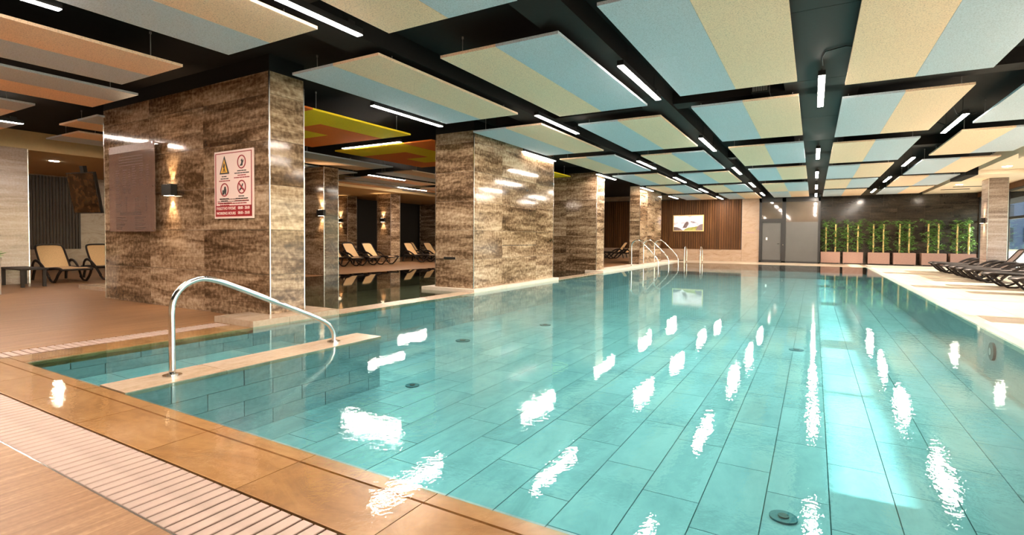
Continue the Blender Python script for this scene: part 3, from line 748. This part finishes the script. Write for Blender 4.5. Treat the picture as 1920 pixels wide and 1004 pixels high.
# ================================================================== SIGN, PRICE BOARD, TVS
def text_mesh(s, size):
    cu_ = bpy.data.curves.new('t', 'FONT'); cu_.body = s; cu_.size = size; cu_.extrude = 0.001; cu_.align_x = 'LEFT'; cu_.offset = 0.0012
    o = bpy.data.objects.new('t', cu_); COL.objects.link(o)
    dg = bpy.context.evaluated_depsgraph_get()
    me = bpy.data.meshes.new_from_object(o.evaluated_get(dg))
    bpy.data.objects.remove(o); bpy.data.curves.remove(cu_)
    me.materials.clear()
    return me
def sign():
    x0, x1, z0, z1 = -8.22, -7.23, 1.50, 2.545
    Y = 4.80
    o = empty('pool_rules_sign', ((x0 + x1) / 2, Y, z0)); tag(o, 'pale pink pool rules sign with warning symbols and red hours band', 'sign')
    bx('board', x0, x1, Y, Y + 0.02, z0, z1, 'sign_white', o)
    y = Y - 0.004
    def r(name, a, b, c, d, m): return bx(name, a, b, y, Y - 0.0002, c, d, m, o)
    for a, b, c, d in ((x0 + .03, x1 - .03, z1 - .042, z1 - .030), (x0 + .03, x0 + .045, z0 + .03, z1 - .03), (x1 - .045, x1 - .03, z0 + .03, z1 - .03)): r('border_line', a, b, c, d, 'sign_red')
    r('hours_band', x0 + .03, x1 - .03, z0 + .03, z0 + .20, 'sign_red')
    for s, xx, zz in (('РАБОТНО ВРЕМЕ', x0 + .06, z0 + .135), ('08:00 - 20:00', x0 + .62, z0 + .14), ('WORKING HOURS', x0 + .06, z0 + .06), ('08:00 - 20:00', x0 + .62, z0 + .065)):
        me = text_mesh(s, 0.06)
        wx = max(v.co.x for v in me.vertices) - min(v.co.x for v in me.vertices); k_ = (0.50 if ('Р' in s or 'W' in s) else 0.29) / wx
        for v in me.vertices: v.co.x *= k_
        put('lettering', me, 'sign_white', o, Vector((xx, y - 0.002, zz)) - o.location, (PI / 2, 0, 0))
    # symbols
    cl, crr = x0 + .27, x0 + .71
    b = MB(); b.prism_xz([(-.125, -.125), (.125, -.125), (0, .155)], -.002, .002); put('warning_triangle', b.data('tri'), 'sign_black', o, Vector((cl, y, z1 - .23)) - o.location)
    b = MB(); b.prism_xz([(-.088, -.105), (.088, -.105), (0, .105)], -.003, .001); put('warning_triangle', b.data('tri'), 'sign_yellow', o, Vector((cl, y - .001, z1 - .23)) - o.location)
    b = MB(); b.prism_xz([(-.03, -.09), (-.005, -.03), (-.03, -.01), (0, .05), (.02, .02), (.012, -.03), (.035, -.09), (.018, -.09), (.0, -.05), (-.015, -.09)], -.005, -.001); put('slipping_figure', b.data('fig'), 'sign_black', o, Vector((cl, y - .002, z1 - .235)) - o.location)
    for cx, cz, kind in ((crr, z1 - .19, 'run'), (cl, z1 - .60, 'child'), (crr, z1 - .57, 'dive')):
        b = MB(); b.ring((0, 0, 0), .088, .105, -.002, .002); put('prohibition_ring', b.data('ring'), 'sign_red', o, Vector((cx, y, cz)) - o.location)
        b = MB()
        if kind == 'run': b.prism_xz([(-.05, -.06), (-.01, -.03), (.0, .0), (-.015, .02), (.01, .045), (.035, .01), (.06, .035), (.03, -.02), (.02, -.06)], -.002, .002)
        elif kind == 'child': b.prism_xz([(-.06, -.07), (-.05, -.01), (-.03, .0), (-.02, -.02), (0, .05), (.03, .05), (.045, -.01), (.035, -.075), (.015, -.075), (.01, -.03), (-.02, -.075)], -.002, .002)
        else: b.prism_xz([(-.06, -.04), (-.02, -.01), (.02, .05), (.04, .05), (.01, -.01), (.06, -.03), (.03, -.045), (-.01, -.03), (-.05, -.06)], -.002, .002)
        put('figure', b.data('figure'), 'sign_black', o, Vector((cx, y, cz)) - o.location)
        if kind == 'dive':
            b = MB(); b.prism_xz([(-.07, .05), (-.055, .065), (.07, -.05), (.055, -.065)], -.003, .001); put('slash', b.data('slash'), 'sign_red', o, Vector((cx, y - .002, cz)) - o.location)
    rnd = random.Random(3)
    def lines(cx, zt, widths, cols):
        for i, (wd_, c) in enumerate(zip(widths, cols)):
            z = zt - i * .034
            a = cx - wd_ / 2
            while a < cx + wd_ / 2 - .02:
                q = min(a + rnd.uniform(.03, .09), cx + wd_ / 2); r('caption', a, q, z, z + .014, c); a = q + .012
    lines(cl, z1 - .40, (.14, .2, .28), ('sign_black', 'sign_black', 'sign_red'))
    lines(crr, z1 - .33, (.22, .36, .2, .38), ('sign_black', 'sign_black', 'sign_red', 'sign_red'))
    lines(cl, z1 - .745, (.26, .18, .36, .24), ('sign_black', 'sign_black', 'sign_red', 'sign_red'))
    lines(crr, z1 - .715, (.16, .3, .34), ('sign_black', 'sign_black', 'sign_red'))
    lines((x0 + x1) / 2, z0 + .29, (.7, .82), ('sign_grey', 'sign_grey'))
    lines((x0 + x1) / 2, z0 + .225, (.72,), ('sign_red',))
sign()

def price_board():
    x0, x1, z0, z1 = -11.50, -9.87, 1.30, 2.87
    Y = 4.72
    o = empty('price_board', ((x0 + x1) / 2, Y, z0)); tag(o, 'tall translucent price board on standoffs, left side of the signed pillar', 'board')
    bx('acrylic_sheet', x0, x1, Y, Y + 0.012, z0, z1, 'acrylic', o)
    bx('header', x0, x1, Y - .0015, Y - .0002, z1 - .13, z1, 'sign_grey', o)
    for xx in (x0 + .03, x1 - .03):
        for zz in (z0 + .04, (z0 + z1) / 2, z1 - .03):
            b = MB(); b.cyl((0, 0), .014, -.02, .105, 10); put('standoff', b.data('standoff'), 'steel', o, Vector((xx, Y, zz)) - o.location, (-PI / 2, 0, 0))
    rnd = random.Random(5)
    def ln(a, b_, z, h=.012): bx('print_line', a, b_, Y - .0015, Y - .0002, z, z + h, 'print_dark', o)
    for i in range(4): ln(x0 + .38, x1 - .42 + rnd.uniform(-.05, .05), z1 - .22 - i * .05, .010)
    for i in range(11):
        z = z1 - .46 - i * .042
        for a, w_ in ((.25, .14), (.52, .14), (.72, .09)): ln(x0 + a, x0 + a + w_ * rnd.uniform(.7, 1.1), z)
        if i < 9:
            for a, w_ in ((.86, .14), (1.12, .13), (1.36, .08)): ln(x0 + a, x0 + a + w_ * rnd.uniform(.7, 1.1), z + .05)
    for i in range(8):
        z = z1 - .96 - i * .036
        for a, w_ in ((.25, .22), (.62, .05), (.95, .2), (1.33, .05)): ln(x0 + a, x0 + a + w_ * rnd.uniform(.7, 1.1), z)
    for i in range(2): ln(x0 + .40, x1 - .45, z1 - 1.24 - i * .03, .014)
    for i in range(8):
        z = z1 - 1.32 - i * .03
        for a, w_ in ((.25, .38), (.95, .36)): ln(x0 + a, x0 + a + w_ * rnd.uniform(.6, 1.1), z, .010)
price_board()

def tv_left():
    o = empty('television', (-12.36, 4.72, 1.66)); tag(o, 'dark television on a bracket at the left end of the signed pillar', 'television')
    o.rotation_euler = (math.radians(10), 0, math.radians(12.5))
    b = MB(); b.box(-.38, .38, -.02, .03, 0.0, .80); put('casing', b.data('casing'), 'screen_black', o)
    b = MB(); b.box(-.36, .36, -.024, -.0205, .02, .78); put('screen', b.data('screen'), 'tv_reflection', o)
    b = MB(); b.box(-.07, .07, .03, .2, .50, .66); b.box(-.05, .05, .03, .1, .66, .92); put('bracket', b.data('bracket'), 'black_metal', o)
tv_left()
def tv_far():
    x0, x1, z0, z1 = -7.26, -5.52, 1.70, 2.66; Y = 31.66
    o = empty('landscape_screen', ((x0 + x1) / 2, Y, z0)); tag(o, 'wide landscape picture with pink sky hung on the wood slat wall', 'picture')
    bx('frame', x0, x1, Y, Y + .06, z0, z1, 'cane', o)
    p = bx('sky_print', x0 + .05, x1 - .05, Y - .004, Y - .0002, z0 + .05, z1 - .05, 'glowing_landscape', o)
    def pp(name, pts, m, dy=.006):
        b = MB(); b.prism_xz(pts, -dy, -.0045); put(name, b.data(name), m, o, (0, 0, 0))
    W, Hh = (x1 - x0) / 2 - .05, z1 - z0
    pp('hill_print', [(-.25, .055), (.82, .055), (.82, .40), (.6, .32), (.35, .26), (0, .22), (-.2, .12)], 'print_green')
    pp('rock_print', [(.42, .055), (.82, .055), (.82, .44), (.68, .40), (.52, .28)], 'print_rock', .0075)
    pp('rock_print', [(-.82, .055), (-.3, .055), (-.45, .16), (-.62, .24), (-.82, .26)], 'print_rock', .0075)
    pp('tree_print', [(-.32, .20), (-.1, .20), (.02, .42), (.0, .56), (-.1, .57), (-.22, .42)], 'print_rock', .009)
    pp('cloud_print', [(.12, .54), (.3, .50), (.48, .49), (.34, .56), (.16, .59)], 'print_rock', .009)
tv_far()

# ================================================================== RAILS
def smooth_path(pts, n=6):
    """Catmull-Rom through the points"""
    P = [Vector(p) for p in pts]; P = [P[0] * 2 - P[1]] + P + [P[-1] * 2 - P[-2]]; out = []
    for i in range(1, len(P) - 2):
        for k in range(n):
            t = k / n; a, b, c, d = P[i - 1], P[i], P[i + 1], P[i + 2]
            out.append(0.5 * ((2 * b) + (c - a) * t + (2 * a - 5 * b + 4 * c - d) * t * t + (3 * b - a - 3 * c + d) * t ** 3))
    out.append(P[-2]); return out
def main_rail():
    o = empty('pool_handrail', (-4.8, 2.42, 0.005)); tag(o, 'large steel handrail arching over the divider wall in the foreground', 'handrail')
    pr = [(2.42, 0.0), (2.42, .30), (2.42, .55), (2.445, .68), (2.52, .775), (2.62, .822), (2.71, .83), (2.83, .80), (2.99, .735), (3.36, .57), (3.77, .39), (3.99, .285), (4.10, .215), (4.165, .13), (4.18, .06), (4.18, 0.0)]
    b = MB(); b.tube(smooth_path([(0, p[0] - 2.42, p[1]) for p in pr]), 0.026, 14); put('tube', b.data('tube', True), 'steel', o)
    for yy in (0, 1.76):
        b = MB(); b.cyl((0, yy), .075, 0.0, .012, 24); b.cyl((0, yy), .045, .012, .022, 20); put('floor_flange', b.data('flange'), 'steel', o)
main_rail()
def small_rail(y, nm):
    o = empty('pool_handrail', (-6.72, y, 0.078)); tag(o, 'thin steel handrail over the raised edge, %s of three' % nm, 'handrail', 'three handrails at the raised pool edge')
    b = MB(); b.tube(smooth_path([(0, 0, 0), (0, 0, .5), (0, 0, .88), (.10, 0, 1.05), (.27, 0, 1.10), (.45, 0, 1.0), (.8, 0, .66), (1.02, 0, .42), (1.12, 0, .22), (1.14, 0, -.25)]), 0.022, 8); put('tube', b.data('tube', True), 'steel', o)
    b = MB(); b.cyl((0, 0), .05, 0, .012, 14); put('floor_flange', b.data('flange'), 'steel', o)
for y, nm in ((21.8, 'nearest'), (23.6, 'middle'), (25.5, 'farthest')): small_rail(y, nm)
def ladder():
    o = empty('pool_ladder', (-5.5, 28.5, 0)); tag(o, 'steel pool ladder at the far edge below the wood slat wall', 'ladder')
    for xx in (-.40, .40):
        b = MB(); b.tube(smooth_path([(xx, .45, 0), (xx, .45, .5), (xx, .40, .74), (xx, .18, .84), (xx, -.05, .76), (xx, -.14, .5), (xx, -.15, 0), (xx, -.15, -.6)]), 0.024, 8); put('stile', b.data('stile', True), 'steel', o)
    for zz in (-.15, -.4): 
        b = MB(); b.box(-.40, .40, -.19, -.11, zz - .015, zz + .015); put('rung', b.data('rung'), 'steel', o)
ladder()
# pool bottom fittings
for (x_, y_, r_, z_, lb) in ((-4.28, 4.95, .085, D, 'dark round floor inlet near the divider wall end'), (-0.14, 3.85, .085, D, 'dark round floor drain at the bottom of the picture'), (-0.22, 9.9, .11, D, 'dark round floor drain in the pool middle right'), (-4.9, 9.9, .12, D, 'dark round floor inlet below the widest pillar'), (-5.4, 7.6, .13, D, 'dark round floor inlet left of the widest pillar')):
    o = empty('floor_drain', (x_, y_, z_)); tag(o, lb, 'drain', 'round pool floor fittings')
    b = MB(); b.cyl((0, 0), r_, 0, .012, 24); put('cover', b.data('cover'), 'drain_dark', o)
    b = MB(); b.cyl((0, 0), r_ * .4, .012, .02, 16); put('cap', b.data('cap'), 'black_metal', o)
o = empty('wall_inlet', (2.09, 9.15, -0.24)); tag(o, 'dark round light fitting in the right pool wall under water', 'pool light')
b = MB(); b.cyl((0, 0), .12, 0, .03, 24); put('bezel', b.data('bezel'), 'drain_dark', o, (0, 0, 0), (0, -PI / 2, 0))
b = MB(); b.cyl((0, 0), .05, .03, .04, 16); put('lens', b.data('lens'), 'steel', o, (0, 0, 0), (0, -PI / 2, 0))

# ================================================================== LOUNGERS (local: head at x=0, foot at x=+1.9)
def lounger_proto(raised, sling):
    root = empty('sun_lounger')
    W = 0.34
    for s in (-1, 1):
        b = MB(); b.tube(smooth_path([(0.05, s * W, .33), (.6, s * W, .35), (1.1, s * W, .345), (1.55, s * W, .37), (1.80, s * W, .37), (1.90, s * W * .93, .34)]), .030, 8, 1.2); put('side_rail', b.data('side_rail', True), 'lounger_brown', root)
        # armrest arch
        b = MB(); b.tube(smooth_path([(.22, s * (W + .03), .34), (.30, s * (W + .04), .47), (.46, s * (W + .045), .545), (.66, s * (W + .045), .52), (.86, s * (W + .035), .42), (1.02, s * (W + .02), .30), (1.20, s * W, .12)]), .026, 8, 1.5); put('armrest', b.data('armrest', True), 'lounger_brown', root)
        b = MB(); b.tube(smooth_path([(.30, s * W, .33), (.24, s * (W + .01), .18), (.20, s * (W + .02), 0.02)]), .032, 8); put('leg', b.data('leg', True), 'lounger_brown', root)
        b = MB(); b.tube(smooth_path([(1.86, s * W * .93, .34), (1.74, s * W, .22), (1.62, s * W, .10), (1.50, s * W, .02)]), .030, 8); b.tube(smooth_path([(1.16, s * W, .12), (1.34, s * W, .03), (1.52, s * W, .02)]), .026, 8); put('leg', b.data('leg', True), 'lounger_brown', root)
    b = MB(); b.tube([(1.90, -W * .93, .34), (1.93, 0, .345), (1.90, W * .93, .34)], .026, 8); put('foot_bar', b.data('foot_bar', True), 'lounger_brown', root)
    # seat sling
    b = MB(); xs_ = [.62, .85, 1.1, 1.35, 1.6, 1.88]; zs_ = [.375, .365, .36, .37, .385, .36]
    for (a, za), (c, zc) in zip(zip(xs_, zs_), list(zip(xs_, zs_))[1:]):
        b.quad((a, -W + .02, za), (c, -W + .02, zc), (c, W - .02, zc), (a, W - .02, za)); b.quad((a, -W + .02, za - .012), (a, W - .02, za - .012), (c, W - .02, zc - .012), (c, -W + .02, zc - .012))
    put('seat_sling', b.data('seat_sling', True), sling, root)
    # backrest
    ang = math.radians(52 if raised else 6); L = .74; hx, hz = .62, .37
    def bp(t, y, d=0.0): return (hx - math.cos(ang) * L * t + math.sin(ang) * d, y, hz + math.sin(ang) * L * t + math.cos(ang) * d)
    b = MB(); b.tube(smooth_path([bp(0, -W + .03), bp(.5, -W + .03, -.01), bp(.9, -W + .045), bp(1.0, -W + .12), bp(1.02, 0), bp(1.0, W - .12), bp(.9, W - .045), bp(.5, W - .03, -.01), bp(0, W - .03)]), .025, 8); bf_ = put('back_frame', b.data('back_frame', True), 'lounger_brown', root)
    b = MB(); ts = [0, .3, .6, .9, .985]; ws = [W - .03, W - .035, W - .035, W - .05, W - .12]
    for (t0, w0), (t1, w1) in zip(zip(ts, ws), list(zip(ts, ws))[1:]):
        d0, d1 = -.012 * math.sin(PI * t0), -.012 * math.sin(PI * t1)
        b.quad(bp(t0, -w0, d0), bp(t0, w0, d0), bp(t1, w1, d1), bp(t1, -w1, d1)); b.quad(bp(t0, -w0, d0 - .01), bp(t1, -w1, d1 - .01), bp(t1, w1, d1 - .01), bp(t0, w0, d0 - .01))
    put('back_sling', b.data('back_sling', True), sling, bf_)
    if raised:
        b = MB(); b.tube([bp(.55, 0, -.03), (.22, 0, .33)], .016, 6); put('back_strut', b.data('back_strut', True), 'lounger_brown', bf_)
    b = MB(); b.tube([(.25, -W, .33), (.25, W, .33)], .018, 6); put('cross_bar', b.data('cross_bar', True), 'lounger_brown', root)
    return root
protoL = lounger_proto(True, 'sling_tan')
used = [False, False, False]
def place(idx, proto, x, y, rz, label, group):
    o = proto if not used[idx] else copy_tree(proto)
    used[idx] = True
    o.location = (x, y, 0.0 if group != 'loungers on the raised deck' else 0.07); o.rotation_euler = (0, 0, rz); tag(o, label, 'sun lounger', group)
    return o
g1 = 'tan loungers on the left deck'
place(0, protoL, -18.35, 6.02, 0, 'tan sling sun lounger beside the dark side table on the left', g1)
place(0, protoL, -18.35, 7.15, 0, 'tan sling sun lounger half hidden by the signed pillar', g1)
g2 = 'tan loungers beyond the side pool'
for y, x, lb in ((15.55, -18.3, 'tan sun lounger beyond the side pool, leftmost, cut off by the slim pillar'), (16.55, -18.3, 'tan sun lounger beyond the side pool, second from the slim pillar'), (17.70, -18.3, 'tan sun lounger beyond the side pool, third from the slim pillar'),
              (20.55, -18.3, 'tan sun lounger just right of the lamp pillar beyond the side pool'), (22.1, -18.3, 'tan sun lounger beyond the side pool next to the widest pillar'),
              (19.0, -21.0, 'tan sun lounger in the back row left of the lamp pillar'), (23.4, -20.6, 'tan sun lounger in the back row before the black wall')):
    place(0, protoL, x, y, 0, lb, g2)
for x, y, lb in ((-8.75, 29.4, 'tan sun lounger on the raised deck before the wood slats, right one'), (-9.55, 30.4, 'tan sun lounger on the raised deck before the wood slats, left one')):
    place(0, protoL, x, y, PI, lb, 'loungers on the raised deck')
protoF = lounger_proto(False, 'sling_brown'); protoR = lounger_proto(True, 'sling_brown')
RL = [(26.3, 0), (25.4, 0), (23.5, 0), (22.55, 1), (21.55, 0), (20.55, 0), (18.6, 0), (16.3, 0)]
for k, (y, r_) in enumerate(RL):
    lb = 'brown sun lounger on the sunny right deck, %s from the planters' % (['first', 'second', 'third', 'fourth', 'fifth', 'sixth', 'seventh', 'eighth'][k])
    if r_: lb = 'brown sun lounger with raised backrest on the sunny right deck'
    place(1 + r_, protoR if r_ else protoF, 5.93, y, PI, lb, 'brown loungers on the right deck')

# side table, potted plant at the left frame edge
o = empty('side_table', (-16.45, 4.98, 0)); tag(o, 'low dark side table at the left edge of the deck', 'table')
bx('table_top', -17.15, -15.85, 4.72, 5.24, .40, .44, 'lounger_brown', o, 0.008)
for a, b_ in ((-17.08, 4.78), (-15.92, 4.78), (-17.08, 5.18), (-15.92, 5.18)): bx('leg', a - .03, a + .03, b_ - .03, b_ + .03, 0, .40, 'lounger_brown', o)
def leaf_mesh(rnd, pts, L, Wd):
    b = MB()
    for (p, d) in pts:
        d = d.normalized(); sd = d.cross(Vector((0, 0, 1)))
        if sd.length < .05: sd = Vector((1, 0, 0))
        sd.normalize(); sd = (sd + Vector((rnd.uniform(-.5, .5), rnd.uniform(-.5, .5), rnd.uniform(-.5, .5)))).normalized()
        l_ = L * rnd.uniform(.7, 1.25)
        a = p; m1 = p + d * l_ * .4 + sd * Wd; m2 = p + d * l_ * .4 - sd * Wd; t = p + d * l_ + Vector((0, 0, -l_ * .2))
        b.poly([a, m1, t, m2])
    return b
o = empty('potted_plant', (-14.5, 3.79, 0)); tag(o, 'green plant in a white pot at the left frame edge', 'plant')
b = MB(); b.cyl((0, 0), .22, 0, .75, 20); b.cyl((0, 0), .24, .70, .75, 20); put('pot', b.data('pot'), 'white_paint', o)
rnd = random.Random(11); pts = []
for i in range(26):
    a = rnd.uniform(0, 2 * PI); pts.append((Vector((0, 0, .74)), Vector((math.cos(a), math.sin(a), rnd.uniform(.3, 1.6)))))
put('foliage', leaf_mesh(rnd, pts, .40, .04).data('foliage'), 'leaf', o)

# ================================================================== PLANTERS AND BAMBOO
PLX = [(0.33, 1.20), (1.32, 2.19), (2.40, 3.30), (3.45, 4.34), (4.57, 5.52), (5.66, 6.60)]
STX = [.56, .99, 1.53, 1.97, 2.63, 3.05, 3.71, 4.09, 4.84, 5.23, 5.93, 6.36]
for k, (a, b_) in enumerate(PLX):
    o = empty('planter', ((a + b_) / 2, 32.28, 0)); tag(o, 'pink-beige square planter by the dark wall, %s from the glass door' % ORD[k][:12], 'planter', 'planters by the dark wall')
    y0, y1 = 32.0, 32.58
    for nm, q in (('side_panel', (a, b_, y0, y0 + .04)), ('side_panel', (a, b_, y1 - .04, y1)), ('side_panel', (a, a + .04, y0 + .04, y1 - .04)), ('side_panel', (b_ - .04, b_, y0 + .04, y1 - .04))):
        bx(nm, q[0], q[1], q[2], q[3], .05, .62, 'pot_stone', o)
    bx('soil', a + .04, b_ - .04, y0 + .04, y1 - .04, .40, .56, 'soil', o)
    bx('foot', a + .06, b_ - .06, y0 + .06, y1 - .06, 0, .06, 'black_metal', o)
for k, x in enumerate(STX):
    rnd = random.Random(100 + k)
    pk = k // 2
    o = empty('bamboo_plant', (x, 32.22, .56)); tag(o, 'leafy bamboo on a pale cane, %s cane of the %s planter from the door' % ('left' if k % 2 == 0 else 'right', ORD[pk]), 'plant', 'bamboo plants in the planters')
    b = MB(); b.cyl((0, 0), .036, -.12, 1.50, 10)
    for q in range(5): b.cyl((0, 0), .041, .1 + q * .32, .125 + q * .32, 10)
    put('cane', b.data('cane'), 'cane', o)
    br = MB(); pts = []
    for i in range(34):
        z = .05 + 1.55 * (i + rnd.random()) / 34
        a = rnd.uniform(0, 2 * PI); ln_ = rnd.uniform(.12, .36)
        d = Vector((math.cos(a) * .8, math.sin(a) * .45, rnd.uniform(.15, .8)))
        p0 = Vector((rnd.uniform(-.06, .06), rnd.uniform(-.05, .05), z)); p1 = p0 + d.normalized() * ln_
        br.tube([p0, p1], .005, 4)
        for q in range(11):
            t = rnd.uniform(.25, 1.1); p = p0.lerp(p1, t)
            a2 = rnd.uniform(0, 2 * PI); pts.append((p, Vector((math.cos(a2), math.sin(a2), rnd.uniform(-.5, .4)))))
    put('branches', br.data('branches'), 'leaf', o)
    put('foliage', leaf_mesh(rnd, pts, .16, .020).data('foliage'), 'leaf', o)
